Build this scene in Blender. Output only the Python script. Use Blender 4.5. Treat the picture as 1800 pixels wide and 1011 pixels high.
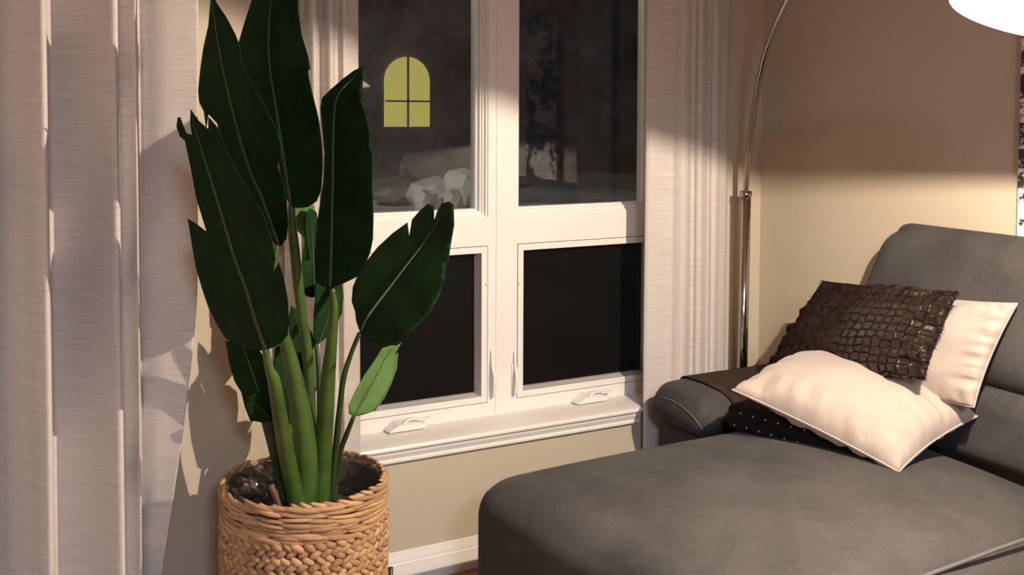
import bpy, bmesh, math, random
from mathutils import Vector as V, Matrix, noise
from mathutils.geometry import delaunay_2d_cdt
random.seed(7)
for o in list(bpy.data.objects): bpy.data.objects.remove(o)
S = bpy.context.scene
COL = S.collection

# ------------------------------------------------------------------ camera
F, PPX, PPY, EYE = 1800.0, 900.0, 273.0, 1.5
def camera_axes():
    d = V((3400.0, 211.0-273.0, F)).normalized()
    v = V((724.0-900.0, 42860.0-273.0, F)); v = (v - d*v.dot(d)).normalized()
    up = -v
    y = up.cross(d).normalized()
    return d, y, up
_d, _y, _u = camera_axes()
RM = Matrix((_d, _y, _u))            # camera (right, down, forward) -> world
def ray(px, py): return RM @ V(((px-PPX)/F, (py-PPY)/F, 1.0))
_r = ray(873, 986); _t = -EYE/_r.z
CAM = V((-_r.x*_t, -_r.y*_t, EYE))
def on(px, py, axis, val):
    r = ray(px, py); return CAM + r*((val-CAM[axis])/r[axis])
def ax(px, py, x): return on(px, py, 0, x)
def ay(px, py, y): return on(px, py, 1, y)
def az(px, py, z): return on(px, py, 2, z)

cam = bpy.data.cameras.new('camera'); camo = bpy.data.objects.new('camera', cam); COL.objects.link(camo)
right, down, fwd = RM @ V((1,0,0)), RM @ V((0,1,0)), RM @ V((0,0,1))
camo.matrix_world = Matrix(((right.x,-down.x,-fwd.x,CAM.x),(right.y,-down.y,-fwd.y,CAM.y),(right.z,-down.z,-fwd.z,CAM.z),(0,0,0,1)))
cam.sensor_fit = 'HORIZONTAL'; cam.sensor_width = 36.0; cam.lens = 36.0*F/1800.0
cam.shift_y = -(505.5-PPY)/1800.0
cam.clip_start = 0.02; cam.clip_end = 200
S.camera = camo

# ------------------------------------------------------------------ world, lights, exposure
w = bpy.data.worlds.new('night'); S.world = w; w.use_nodes = True
w.node_tree.nodes['Background'].inputs[0].default_value = (0.06, 0.08, 0.13, 1)
w.node_tree.nodes['Background'].inputs[1].default_value = 0.05
S.view_settings.view_transform = 'Standard'; S.view_settings.look = 'None'
S.view_settings.gamma = 1.0; S.view_settings.use_curve_mapping = False
S.view_settings.exposure = 0.0
def light(name, kind, loc, energy, color, **kw):
    l = bpy.data.lights.new(name, kind); l.energy = energy; l.color = color
    for k, v in kw.items(): setattr(l, k, v)
    o = bpy.data.objects.new(name, l); COL.objects.link(o); o.location = loc
    return o
# the room's other lamp: a ceiling light well behind the camera
light('ceiling_light', 'AREA', (-1.6, -4.6, 2.46), 150, (.66, 0.80, 1.0), shape='DISK', size=0.6)
LAMP = V((0.18, -1.84, 1.70))

# ------------------------------------------------------------------ materials
MATS = {}
class NT:
    def __init__(s, name):
        s.m = bpy.data.materials.new(name); s.m.use_nodes = True
        s.t = s.m.node_tree; s.n = s.t.nodes; s.b = s.n['Principled BSDF']; s.o = s.n['Material Output']
        MATS[name] = s.m
    def N(s, typ, **kw):
        n = s.n.new(typ)
        for k, v in kw.items():
            if k in n.inputs.keys() if hasattr(n.inputs, 'keys') else False: n.inputs[k].default_value = v
            else: setattr(n, k, v)
        return n
    def L(s, a, b): s.t.links.new(a, b)
    def coord(s, out='Object', scale=(1,1,1)):
        c = s.N('ShaderNodeTexCoord'); mp = s.N('ShaderNodeMapping'); mp.inputs['Scale'].default_value = scale
        s.L(c.outputs[out], mp.inputs['Vector']); return mp.outputs['Vector']
    def noise(s, vec, scale, detail=4, rough=.55):
        n = s.N('ShaderNodeTexNoise'); n.inputs['Scale'].default_value = scale
        n.inputs['Detail'].default_value = detail; n.inputs['Roughness'].default_value = rough
        s.L(vec, n.inputs['Vector']); return n.outputs['Fac']
    def ramp(s, fac, c0, c1, p0=0.3, p1=0.7):
        r = s.N('ShaderNodeValToRGB'); e = r.color_ramp.elements
        e[0].position, e[1].position = p0, p1; e[0].color = (*c0, 1); e[1].color = (*c1, 1)
        s.L(fac, r.inputs['Fac']); return r.outputs['Color']
    def bump(s, h, strength, dist):
        b = s.N('ShaderNodeBump'); b.inputs['Strength'].default_value = strength; b.inputs['Distance'].default_value = dist
        s.L(h, b.inputs['Height']); s.L(b.outputs['Normal'], s.b.inputs['Normal']); return b
    def P(s, **kw):
        for k, v in kw.items(): s.b.inputs[k].default_value = v
def simple(name, col, rough=.6, metal=0, spec=.5, var=0.06, scale=6, bump=0.0, bscale=80, **kw):
    t = NT(name); c = t.coord()
    f = t.noise(c, scale)
    lo = tuple(max(0, x*(1-var)) for x in col); hi = tuple(x*(1+var) for x in col)
    t.L(t.ramp(f, lo, hi), t.b.inputs['Base Color'])
    t.P(Roughness=rough, Metallic=metal, **{'Specular IOR Level': spec}); t.P(**kw)
    if bump: t.bump(t.noise(c, bscale, 6), bump, .002)
    return t.m

simple('wall_paint', (.53,.455,.35), .85, spec=.2, var=.015, bump=.12, bscale=220)
simple('ceiling_paint', (.78,.75,.70), .9, spec=.2, var=.02)
simple('white_paint', (.80,.76,.70), .38, var=.015, bump=.02, bscale=60)
simple('vinyl_white', (.80,.77,.73), .32, var=.01)
simple('gasket_grey', (.25,.25,.24), .5)
simple('chrome', (.46,.43,.39), .09, metal=1, var=.02)
simple('black_metal', (.015,.014,.014), .45)
simple('liner_brown', (.05,.035,.024), .85, var=.4, scale=40, bump=.6, bscale=60)
simple('soil', (.03,.022,.016), .95, var=.5, scale=60, bump=.8, bscale=90)
simple('bark_stick', (.14,.065,.03), .8, var=.3, scale=40)
simple('cream_fabric', (.42,.345,.305), .8, spec=.15, var=.03, scale=12, bump=.12, bscale=500, **{'Sheen Weight':.25,'Sheen Roughness':.5})
simple('dark_cloth', (.012,.010,.009), .9, spec=.15, var=.25, scale=30, bump=.2, bscale=500)
simple('throw_brown', (.030,.020,.014), .9, spec=.15, var=.2, scale=25, bump=.2, bscale=400)
simple('white_dot', (.7,.68,.64), .7)
simple('snow', (.55,.55,.56), .9, var=.35, scale=1.2, bump=.6, bscale=6)
simple('rock', (.22,.22,.23), .9, var=.5, scale=2.0, bump=.8, bscale=8)
simple('bulb_socket', (.7,.68,.64), .4)

def m_sofa():
    t = NT('sofa_fabric'); c = t.coord()
    f1 = t.noise(c, 5, 6, .65); f2 = t.noise(c, 90, 4, .7)
    mx = t.N('ShaderNodeMath', operation='MULTIPLY_ADD'); mx.inputs[1].default_value = .45
    t.L(f2, mx.inputs[0]); t.L(f1, mx.inputs[2])
    t.L(t.ramp(mx.outputs[0], (.033,.0310,.030), (.066,.062,.060), .50, .92), t.b.inputs['Base Color'])
    t.P(Roughness=.9, **{'Specular IOR Level':.15,'Sheen Weight':.06,'Sheen Roughness':.4})
    t.bump(t.noise(c, 420, 5, .7), .25, .001)
m_sofa()
def m_house():
    t = NT('house_wall'); c = t.coord()
    f = t.noise(c, .9, 9, .72); f2 = t.noise(c, 2.3, 5, .6)
    mx = t.N('ShaderNodeMixRGB'); t.L(f2, mx.inputs[0])
    t.L(t.ramp(f, (.04,.045,.07), (.34,.36,.46), .38, .72), mx.inputs[1]); t.L(t.ramp(f, (.07,.05,.05), (.26,.21,.20), .4, .7), mx.inputs[2])
    t.L(mx.outputs[0], t.b.inputs['Base Color']); t.P(Roughness=.9); t.bump(f, .5, .05)
m_house()
simple('sofa_thread', (.10,.095,.092), .8)

def m_curtain():
    t = NT('curtain_linen'); c = t.coord('UV', (1, 1, 1))
    st = t.N('ShaderNodeMapping'); st.inputs['Scale'].default_value = (7, 260, 1); t.L(c, st.inputs['Vector'])
    f = t.noise(st.outputs['Vector'], 1.0, 4, .65)
    st2 = t.N('ShaderNodeMapping'); st2.inputs['Scale'].default_value = (420, 30, 1); t.L(c, st2.inputs['Vector'])
    f2 = t.noise(st2.outputs['Vector'], 1.0, 2, .5)
    ad = t.N('ShaderNodeMath', operation='MULTIPLY_ADD'); ad.inputs[1].default_value = .35
    t.L(f2, ad.inputs[0]); t.L(f, ad.inputs[2])
    colr = t.ramp(ad.outputs[0], (.60,.545,.51), (.80,.74,.69), .45, .95)
    t.L(colr, t.b.inputs['Base Color'])
    t.P(Roughness=.9, **{'Specular IOR Level':.1,'Sheen Weight':.15})
    b = t.bump(ad.outputs[0], .5, .0015)
    tr = t.N('ShaderNodeBsdfTranslucent'); t.L(colr, tr.inputs['Color'])
    mix = t.N('ShaderNodeMixShader'); mix.inputs[0].default_value = .22
    t.L(t.b.outputs[0], mix.inputs[1]); t.L(tr.outputs[0], mix.inputs[2]); t.L(mix.outputs[0], t.o.inputs['Surface'])
m_curtain()

def m_leaf(name, c0, c1, rough=.42):
    t = NT(name); c = t.coord('UV')
    wv = t.N('ShaderNodeTexWave'); wv.wave_type = 'BANDS'; wv.bands_direction = 'X'
    sep = t.N('ShaderNodeSeparateXYZ'); t.L(c, sep.inputs[0])
    ab = t.N('ShaderNodeMath', operation='ABSOLUTE'); t.L(sep.outputs['Y'], ab.inputs[0])
    m = t.N('ShaderNodeMath', operation='MULTIPLY_ADD'); m.inputs[1].default_value = -.55
    t.L(ab.outputs[0], m.inputs[0]); t.L(sep.outputs['X'], m.inputs[2])
    cb = t.N('ShaderNodeCombineXYZ'); t.L(m.outputs[0], cb.inputs['X'])
    t.L(cb.outputs[0], wv.inputs['Vector']); wv.inputs['Scale'].default_value = 34; wv.inputs['Distortion'].default_value = 1.2
    f = t.noise(t.coord('Object'), 9, 4)
    t.L(t.ramp(f, c0, c1), t.b.inputs['Base Color'])
    t.P(Roughness=rough, **{'Specular IOR Level':.07})
    t.bump(wv.outputs['Fac'], .35, .0012)
    tr = t.N('ShaderNodeBsdfTranslucent'); tr.inputs['Color'].default_value = (c1[0]*1.6, c1[1]*1.8, c1[2], 1)
    mix = t.N('ShaderNodeMixShader'); mix.inputs[0].default_value = .03
    t.L(t.b.outputs[0], mix.inputs[1]); t.L(tr.outputs[0], mix.inputs[2]); t.L(mix.outputs[0], t.o.inputs['Surface'])
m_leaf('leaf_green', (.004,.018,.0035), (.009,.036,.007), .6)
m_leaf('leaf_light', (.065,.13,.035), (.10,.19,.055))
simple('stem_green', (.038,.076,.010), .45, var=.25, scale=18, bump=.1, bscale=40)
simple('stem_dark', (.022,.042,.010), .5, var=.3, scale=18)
simple('midrib_green', (.030,.060,.014), .45, var=.2, scale=14)

def m_straw(name, c0, c1):
    t = NT(name); c = t.coord(); g = t.N('ShaderNodeNewGeometry')
    mp = t.N('ShaderNodeMapping'); mp.inputs['Scale'].default_value = (30,30,160); t.L(c, mp.inputs['Vector'])
    f = t.noise(mp.outputs['Vector'], 3, 6, .7)
    ad = t.N('ShaderNodeMath', operation='MULTIPLY_ADD'); ad.inputs[1].default_value = .55
    t.L(g.outputs['Random Per Island'], ad.inputs[0]); t.L(f, ad.inputs[2])
    t.L(t.ramp(ad.outputs[0], c0, c1, .3, 1.0), t.b.inputs['Base Color'])
    t.P(Roughness=.62, **{'Specular IOR Level':.35}); t.bump(f, .7, .003)
m_straw('straw', (.23,.125,.058), (.52,.315,.155))

def m_wood():
    t = NT('floor_wood'); c = t.coord('Object')
    br = t.N('ShaderNodeTexBrick'); br.inputs['Scale'].default_value = 1.0
    br.inputs['Brick Width'].default_value = .9; br.inputs['Row Height'].default_value = .085; br.inputs['Mortar Size'].default_value = .0015
    br.inputs['Color1'].default_value = (.30,.105,.045,1); br.inputs['Color2'].default_value = (.38,.14,.065,1); br.inputs['Mortar'].default_value = (.06,.02,.01,1)
    t.L(c, br.inputs['Vector'])
    mp = t.N('ShaderNodeMapping'); mp.inputs['Scale'].default_value = (3,60,1); t.L(c, mp.inputs['Vector'])
    f = t.noise(mp.outputs['Vector'], 2, 6)
    mx = t.N('ShaderNodeMixRGB', blend_type='MULTIPLY'); mx.inputs[0].default_value = .4
    t.L(br.outputs['Color'], mx.inputs[1]); t.L(t.ramp(f, (.6,.6,.6), (1,1,1)), mx.inputs[2])
    t.L(mx.outputs[0], t.b.inputs['Base Color']); t.P(Roughness=.35)
m_wood()

def m_glass(name, tint, refl_scale=1.0):
    t = NT(name)
    tr = t.N('ShaderNodeBsdfTransparent'); tr.inputs['Color'].default_value = (*tint, 1)
    gl = t.N('ShaderNodeBsdfGlossy'); gl.inputs['Roughness'].default_value = 0.0
    fr = t.N('ShaderNodeFresnel'); fr.inputs['IOR'].default_value = 1.5
    mul = t.N('ShaderNodeMath', operation='MULTIPLY'); mul.inputs[1].default_value = refl_scale
    t.L(fr.outputs[0], mul.inputs[0])
    mix = t.N('ShaderNodeMixShader'); t.L(mul.outputs[0], mix.inputs[0])
    t.L(tr.outputs[0], mix.inputs[1]); t.L(gl.outputs[0], mix.inputs[2]); t.L(mix.outputs[0], t.o.inputs['Surface'])
m_glass('window_glass', (.9,.92,.92), .85)
def m_screen():
    t = NT('insect_mesh')
    tr = t.N('ShaderNodeBsdfTransparent'); tr.inputs['Color'].default_value = (1,1,1,1)
    t.P(Roughness=.9, **{'Base Color':(.004,.003,.003,1),'Specular IOR Level':.1})
    mix = t.N('ShaderNodeMixShader'); mix.inputs[0].default_value = .78
    t.L(tr.outputs[0], mix.inputs[1]); t.L(t.b.outputs[0], mix.inputs[2]); t.L(mix.outputs[0], t.o.inputs['Surface'])
m_screen()
def m_plastic():
    t = NT('clear_plastic')
    tr = t.N('ShaderNodeBsdfTransparent'); tr.inputs['Color'].default_value = (.86,.84,.80,1)
    gl = t.N('ShaderNodeBsdfGlossy'); gl.inputs['Roughness'].default_value = .08
    lw = t.N('ShaderNodeLayerWeight'); lw.inputs['Blend'].default_value = .55
    mix = t.N('ShaderNodeMixShader'); t.L(lw.outputs['Facing'], mix.inputs[0])
    df = t.N('ShaderNodeBsdfTranslucent'); df.inputs['Color'].default_value = (.75,.72,.68,1)
    m0 = t.N('ShaderNodeMixShader'); m0.inputs[0].default_value = .5
    t.L(tr.outputs[0], m0.inputs[1]); t.L(df.outputs[0], m0.inputs[2])
    t.L(m0.outputs[0], mix.inputs[1]); t.L(gl.outputs[0], mix.inputs[2]); t.L(mix.outputs[0], t.o.inputs['Surface'])
m_plastic()
def m_emit(name, col, strength):
    t = NT(name); e = t.N('ShaderNodeEmission'); e.inputs['Color'].default_value = (*col,1); e.inputs['Strength'].default_value = strength
    t.L(e.outputs[0], t.o.inputs['Surface'])
m_emit('bulb_glow', (1.0,.86,.66), 30)
m_emit('lit_pane', (.62,.52,.13), .75)
m_emit('globe_glow', (1.0,.92,.70), 6)

def m_shade():
    t = NT('shade_white'); c = t.coord()
    t.L(t.ramp(t.noise(c, 5), (.86,.84,.80), (.90,.88,.84)), t.b.inputs['Base Color']); t.P(Roughness=.5)
m_shade()

def m_fur():
    t = NT('fur_brown'); c = t.coord('UV')
    f = t.noise(t.coord('Object'), 45, 5, .7)
    vo = t.N('ShaderNodeTexVoronoi'); vo.feature = 'DISTANCE_TO_EDGE'; vo.inputs['Randomness'].default_value = .38
    mp = t.N('ShaderNodeMapping'); mp.inputs['Scale'].default_value = (19, 12, 1); t.L(c, mp.inputs['Vector']); t.L(mp.outputs['Vector'], vo.inputs['Vector']); vo.inputs['Scale'].default_value = 1
    base = t.ramp(f, (.006,.0033,.0025), (.034,.021,.0155), .35, .7)
    plate = t.N('ShaderNodeMath', operation='GREATER_THAN'); plate.inputs[1].default_value = .13; t.L(vo.outputs['Distance'], plate.inputs[0])
    # plates appear only on the embossed right-hand half of the cover
    sp = t.N('ShaderNodeSeparateXYZ'); t.L(c, sp.inputs[0])
    mr = t.N('ShaderNodeMapRange'); mr.inputs['From Min'].default_value = .40; mr.inputs['From Max'].default_value = .62; t.L(sp.outputs['X'], mr.inputs['Value'])
    pm = t.N('ShaderNodeMath', operation='MULTIPLY'); t.L(plate.outputs[0], pm.inputs[0]); t.L(mr.outputs[0], pm.inputs[1])
    mx = t.N('ShaderNodeMixRGB'); t.L(pm.outputs[0], mx.inputs[0]); t.L(base, mx.inputs[1]); mx.inputs[2].default_value = (.019,.0115,.0085,1)
    t.L(mx.outputs[0], t.b.inputs['Base Color'])
    rr = t.N('ShaderNodeMapRange'); rr.inputs['To Min'].default_value = .95; rr.inputs['To Max'].default_value = .28; t.L(pm.outputs[0], rr.inputs['Value'])
    t.L(rr.outputs[0], t.b.inputs['Roughness'])
    sc = t.N('ShaderNodeMath', operation='MINIMUM'); sc.inputs[1].default_value = .2; t.L(vo.outputs['Distance'], sc.inputs[0])
    m2 = t.N('ShaderNodeMath', operation='MULTIPLY'); t.L(sc.outputs[0], m2.inputs[0]); t.L(mr.outputs[0], m2.inputs[1])
    ad = t.N('ShaderNodeMath', operation='MULTIPLY_ADD'); ad.inputs[1].default_value = 4.0; t.L(m2.outputs[0], ad.inputs[0]); t.L(f, ad.inputs[2])
    t.bump(ad.outputs[0], .8, .005)
    spc = t.N('ShaderNodeMapRange'); spc.inputs['To Min'].default_value = .04; spc.inputs['To Max'].default_value = .5; t.L(pm.outputs[0], spc.inputs['Value']); t.L(spc.outputs[0], t.b.inputs['Specular IOR Level'])
m_fur()
def m_canvas():
    t = NT('canvas_print'); c = t.coord('Object')
    f = t.noise(c, 5.5, 8, .75)
    mp = t.N('ShaderNodeMapping'); mp.inputs['Scale'].default_value = (1,2.2,7); t.L(c, mp.inputs['Vector'])
    f2 = t.noise(mp.outputs['Vector'], 1.3, 6, .7)
    ad = t.N('ShaderNodeMath', operation='MULTIPLY_ADD'); ad.inputs[1].default_value = .6; t.L(f2, ad.inputs[0]); t.L(f, ad.inputs[2])
    t.L(t.ramp(ad.outputs[0], (.02,.018,.016), (.72,.70,.66), .79, .83), t.b.inputs['Base Color']); t.P(Roughness=.7)
m_canvas()
M = MATS

# ------------------------------------------------------------------ helpers
def link(name, me, mat, parent=None, smooth=True):
    o = bpy.data.objects.new(name, me); COL.objects.link(o)
    if mat: me.materials.append(M[mat] if isinstance(mat, str) else mat)
    if smooth:
        for p in me.polygons: p.use_smooth = True
    if parent:
        o.parent = parent
        o.matrix_parent_inverse = Matrix.Translation(-parent.location) if parent.parent is None else Matrix.Identity(4)
    return o
def obj(name, bm, mat, parent=None, smooth=True, normals=True):
    if normals: bmesh.ops.recalc_face_normals(bm, faces=bm.faces)
    me = bpy.data.meshes.new(name); bm.to_mesh(me); bm.free()
    return link(name, me, mat, parent, smooth)
def empty(name, loc=(0,0,0)):
    o = bpy.data.objects.new(name, None); COL.objects.link(o); o.location = loc; o.empty_display_size = .1; return o
def tag(o, label, cat, group=None, kind=None):
    if label: o['label'] = label
    if cat: o['category'] = cat
    if group: o['group'] = group
    if kind: o['kind'] = kind
    return o
def struct(o): o['kind'] = 'structure'; return o
def box(bm, x0, x1, y0, y1, z0, z1):
    vs = [bm.verts.new((x, y, z)) for z in (z0, z1) for y in (y0, y1) for x in (x0, x1)]
    for f in ((0,2,3,1),(4,5,7,6),(0,1,5,4),(2,6,7,3),(0,4,6,2),(1,3,7,5)): bm.faces.new([vs[i] for i in f])
def bevel(bm, w, seg=2):
    bmesh.ops.bevel(bm, geom=bm.edges[:], offset=w, segments=seg, profile=.7, affect='EDGES')
def autosmooth(o, deg=35):
    me = o.data; me.update()
    try: me.shade_auto_smooth  # noqa
    except AttributeError: pass
    bm = bmesh.new(); bm.from_mesh(me); a = math.radians(deg)
    for e in bm.edges: e.smooth = not (len(e.link_faces) == 2 and e.calc_face_angle(0) > a)
    bm.to_mesh(me); bm.free(); return o
def spline(pts, n):
    """Catmull-Rom through pts (list of tuples), n samples per span."""
    P = [V(p) for p in pts]; out = []
    for i in range(len(P)-1):
        p0 = P[i-1] if i else P[0]*2-P[1]; p1, p2 = P[i], P[i+1]; p3 = P[i+2] if i+2 < len(P) else P[-1]*2-P[-2]
        for k in range(n):
            t = k/n
            out.append(.5*((2*p1)+(p2-p0)*t+(2*p0-5*p1+4*p2-p3)*t*t+(3*p1-p0-3*p2+p3)*t**3))
    out.append(P[-1].copy()); return out
def tube(bm, pts, rad, seg=12, cap=True, sx=1.0):
    pts = [V(p) for p in pts]; n = len(pts)
    rs = rad if isinstance(rad, (list, tuple)) else [rad]*n
    T = [(pts[min(i+1,n-1)]-pts[max(i-1,0)]).normalized() for i in range(n)]
    up = V((0,0,1)) if abs(T[0].z) < .9 else V((0,1,0))
    nrm = (up - T[0]*up.dot(T[0])).normalized(); rings = []
    for i in range(n):
        nrm = (nrm - T[i]*nrm.dot(T[i])).normalized(); b = T[i].cross(nrm)
        rings.append([bm.verts.new(pts[i]+(nrm*math.cos(a)*sx+b*math.sin(a))*rs[i]) for a in (2*math.pi*k/seg for k in range(seg))])
    for i in range(n-1):
        for k in range(seg): bm.faces.new((rings[i][k], rings[i][(k+1)%seg], rings[i+1][(k+1)%seg], rings[i+1][k]))
    if cap: bm.faces.new(rings[0][::-1]); bm.faces.new(rings[-1])
def resample(vals, n):
    m = len(vals)-1; out = []
    for i in range(n):
        t = i*m/(n-1); a = min(int(t), m-1); out.append(vals[a]+(vals[a+1]-vals[a])*(t-a))
    return out
def lathe(bm, prof, seg=48, mat=Matrix.Identity(4)):
    rings = []
    for r, z in prof: rings.append([bm.verts.new(mat @ V((r*math.cos(a), r*math.sin(a), z))) for a in (2*math.pi*k/seg for k in range(seg))])
    for i in range(len(rings)-1):
        for k in range(seg): bm.faces.new((rings[i][k], rings[i][(k+1)%seg], rings[i+1][(k+1)%seg], rings[i+1][k]))
    return rings
def rbox(c, size, r, n=20, fn=None):
    """rounded block: dense cube whose surface keeps distance r from an inner box; fn bends it (u in -1..1)."""
    bm = bmesh.new(); h = V(size)/2; idx = {}
    def vert(u):
        key = tuple(round(x, 5) for x in u)
        if key not in idx:
            p = V((u[0]*h.x, u[1]*h.y, u[2]*h.z)); rr = (r, r, r) if not isinstance(r, tuple) else r
            q = V([max(-h[i]+rr[i], min(h[i]-rr[i], p[i])) for i in range(3)])
            d = V([(p[i]-q[i])/rr[i] for i in range(3)])
            m = max(abs(x) for x in d)
            if m > 1e-9:
                l = d.length; d = d*(m/l)
                p = q+V([d[i]*rr[i] for i in range(3)])
            if fn: p = fn(p, V(u))
            idx[key] = bm.verts.new(p+V(c))
        return idx[key]
    # denser sampling near the edges
    g = [math.sin((i/n*2-1)*math.pi/2)*.55+(i/n*2-1)*.45 for i in range(n+1)]
    for axis in range(3):
        for s in (-1, 1):
            a, b = [i for i in range(3) if i != axis]
            for i in range(n):
                for j in range(n):
                    vs = []
                    for (x, y) in ((g[i],g[j]),(g[i+1],g[j]),(g[i+1],g[j+1]),(g[i],g[j+1])):
                        u = [0,0,0]; u[axis] = s; u[a] = x; u[b] = y; vs.append(vert(u))
                    bm.faces.new(vs)
    return bm
def extrude_profile(prof, x0, x1, steps=1):
    """closed (y, z) profile swept along x."""
    bm = bmesh.new(); rings = []
    for k in range(steps+1):
        x = x0+(x1-x0)*k/steps; rings.append([bm.verts.new((x, y, z)) for y, z in prof])
    n = len(prof)
    for k in range(steps):
        for i in range(n): bm.faces.new((rings[k][i], rings[k][(i+1)%n], rings[k+1][(i+1)%n], rings[k+1][i]))
    bm.faces.new(rings[0]); bm.faces.new(rings[-1][::-1]); return bm
def place(bm, mat):
    bmesh.ops.transform(bm, matrix=mat, verts=bm.verts); return bm

# ------------------------------------------------------------------ room shell
XR, XL, CEIL = 1.124, -0.76, 2.5
WX0, WX1, WZ0, WZ1 = -0.56, 0.733, 0.44, 2.30         # window hole in the back wall
S45 = math.sqrt(.5)
bm = bmesh.new(); box(bm, -4.0, XR+.15, -6.5, .25, -.05, 0); struct(obj('floor', bm, 'floor_wood', smooth=False))
bm = bmesh.new(); box(bm, -4.0, XR+.15, -6.5, .25, CEIL, CEIL+.05); struct(obj('ceiling', bm, 'ceiling_paint', smooth=False))
bm = bmesh.new()
for a in ((XL-.2, WX0, 0, .25, 0, CEIL), (WX1, XR+.15, 0, .25, 0, CEIL), (WX0, WX1, 0, .25, 0, WZ0), (WX0, WX1, 0, .25, WZ1, CEIL)): box(bm, *a)
struct(obj('wall_back', bm, 'wall_paint', smooth=False))
bm = bmesh.new(); box(bm, XR, XR+.15, -6.5, 0, 0, CEIL); struct(obj('wall_right', bm, 'wall_paint', smooth=False))
BAY = 1.75; BAYDEG = 30.0
rotL = Matrix.Translation((XL, 0, 0)) @ Matrix.Rotation(math.radians(-180+BAYDEG), 4, 'Z')    # local x runs away from the corner, local +y into the room
def lw(s, h, z=0): return rotL @ V((s, h, z))
# make sure +h points into the room
if (lw(1, .1)-lw(1, 0)).dot(V((.3,-1,0))) < 0: rotL = rotL @ Matrix.Scale(-1, 4, (0,1,0))
bm = bmesh.new(); box(bm, 0, BAY, -.15, 0, 0, CEIL); place(bm, rotL); struct(obj('wall_left', bm, 'wall_paint', smooth=False))
e = lw(BAY, 0)
bm = bmesh.new(); box(bm, -4.0, e.x, e.y, e.y+.15, 0, CEIL); struct(obj('wall_side', bm, 'wall_paint', smooth=False))
bm = bmesh.new(); box(bm, -4.15, -4.0, -6.5, e.y+.15, 0, CEIL); struct(obj('wall_far_left', bm, 'wall_paint', smooth=False))
bm = bmesh.new(); box(bm, -4.15, XR+.15, -6.65, -6.5, 0, CEIL); struct(obj('wall_front', bm, 'wall_paint', smooth=False))
BP = [(0,0),(-.019,0),(-.019,.052),(-.016,.058),(-.016,.066),(-.012,.070),(-.012,.078),(-.008,.086),(-.005,.100),(0,.102)]
bm = extrude_profile(BP, XL, XR-.02); struct(autosmooth(obj('baseboard_back', bm, 'white_paint')))
bm = extrude_profile(BP, 0, 6.4); place(bm, Matrix.Translation((XR,0,0)) @ Matrix.Rotation(math.radians(-90),4,'Z')); struct(autosmooth(obj('baseboard_right', bm, 'white_paint')))
bm = extrude_profile([(-y, z) for y, z in BP], 0.02, BAY); place(bm, rotL); struct(autosmooth(obj('baseboard_left', bm, 'white_paint')))

# ------------------------------------------------------------------ window: one mulled unit of four lights
FY, GY = .13, .19                                       # frame face, upper glass plane
win = struct(empty('window_1', (0.084, FY, WZ0)))
LX = (-.555, .029); RX = (.143, .728)
UZ = (1.140, 2.27); LZ = (.498, 1.042)
bm = bmesh.new()
def frame_grid(bm, xs, zs, holes, y0, y1):
    for i in range(len(xs)-1):
        for j in range(len(zs)-1):
            if (i, j) not in holes: box(bm, xs[i], xs[i+1], y0, y1, zs[j], zs[j+1])
frame_grid(bm, (WX0+.001, LX[0], LX[1], RX[0], RX[1], WX1-.001), (WZ0+.001, LZ[0], LZ[1], UZ[0], UZ[1], WZ1-.001), {(1,1),(1,3),(3,1),(3,3)}, FY, .24)
bmesh.ops.remove_doubles(bm, verts=bm.verts, dist=1e-5)
seen = {}
for f in list(bm.faces):
    k = tuple(sorted(v.index for v in f.verts)) if False else tuple(sorted((round(v.co.x,4),round(v.co.y,4),round(v.co.z,4)) for v in f.verts))
    seen.setdefault(k, []).append(f)
bmesh.ops.delete(bm, geom=[f for fs in seen.values() if len(fs) > 1 for f in fs], context='FACES')
fr = obj('window_frame', bm, 'vinyl_white', win, smooth=False)
bm = bmesh.new(); box(bm, .0595, .0645, FY-.0035, FY+.001, WZ0+.02, WZ1-.01); obj('mullion_seam', bm, 'gasket_grey' if False else 'vinyl_white', fr, smooth=False)
def ring(bm, x0, x1, z0, z1, w, y0, y1):
    box(bm, x0, x0+w, y0, y1, z0, z1); box(bm, x1-w, x1, y0, y1, z0, z1)
    box(bm, x0+w, x1-w, y0, y1, z0, z0+w); box(bm, x0+w, x1-w, y0, y1, z1-w, z1)
for (x0, x1) in (LX, RX):
    # upper fixed light: stepped beads running back to the glass
    bm = bmesh.new()
    for k, (w_, y_) in enumerate(((.006,.137),(.013,.150),(.019,.158),(.026,.176))):
        ring(bm, x0+[0,.006,.013,.019][k], x1-[0,.006,.013,.019][k], UZ[0]+[0,.006,.013,.019][k], UZ[1]-[0,.006,.013,.019][k], [.006,.007,.006,.007][k], y_, .215)
    us = obj('upper_sash', bm, 'vinyl_white', win, smooth=False)
    bm = bmesh.new(); box(bm, x0+.02, x1-.02, GY, GY+.004, UZ[0]+.02, UZ[1]-.02); obj('glass_pane', bm, 'window_glass', us, smooth=False)
    # lower casement
    bm = bmesh.new()
    ring(bm, x0+.0025, x1-.0025, LZ[0]+.0025, LZ[1]-.0025, .022, FY-.002, .21)
    bmesh.ops.bevel(bm, geom=bm.edges[:], offset=.0012, segments=1, affect='EDGES')
    ls = obj('lower_sash', bm, 'vinyl_white', win, smooth=False)
    bm = bmesh.new(); ring(bm, x0+.024, x1-.024, LZ[0]+.024, LZ[1]-.024, .006, .172, .182); obj('screen_frame', bm, 'gasket_grey', ls, smooth=False)
    bm = bmesh.new(); box(bm, x0+.028, x1-.028, .176, .1768, LZ[0]+.028, LZ[1]-.028); obj('insect_screen', bm, 'insect_mesh', ls, smooth=False)
    bm = bmesh.new(); box(bm, x0+.022, x1-.022, .196, .200, LZ[0]+.022, LZ[1]-.022); obj('glass_pane', bm, 'window_glass', ls, smooth=False)
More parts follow.
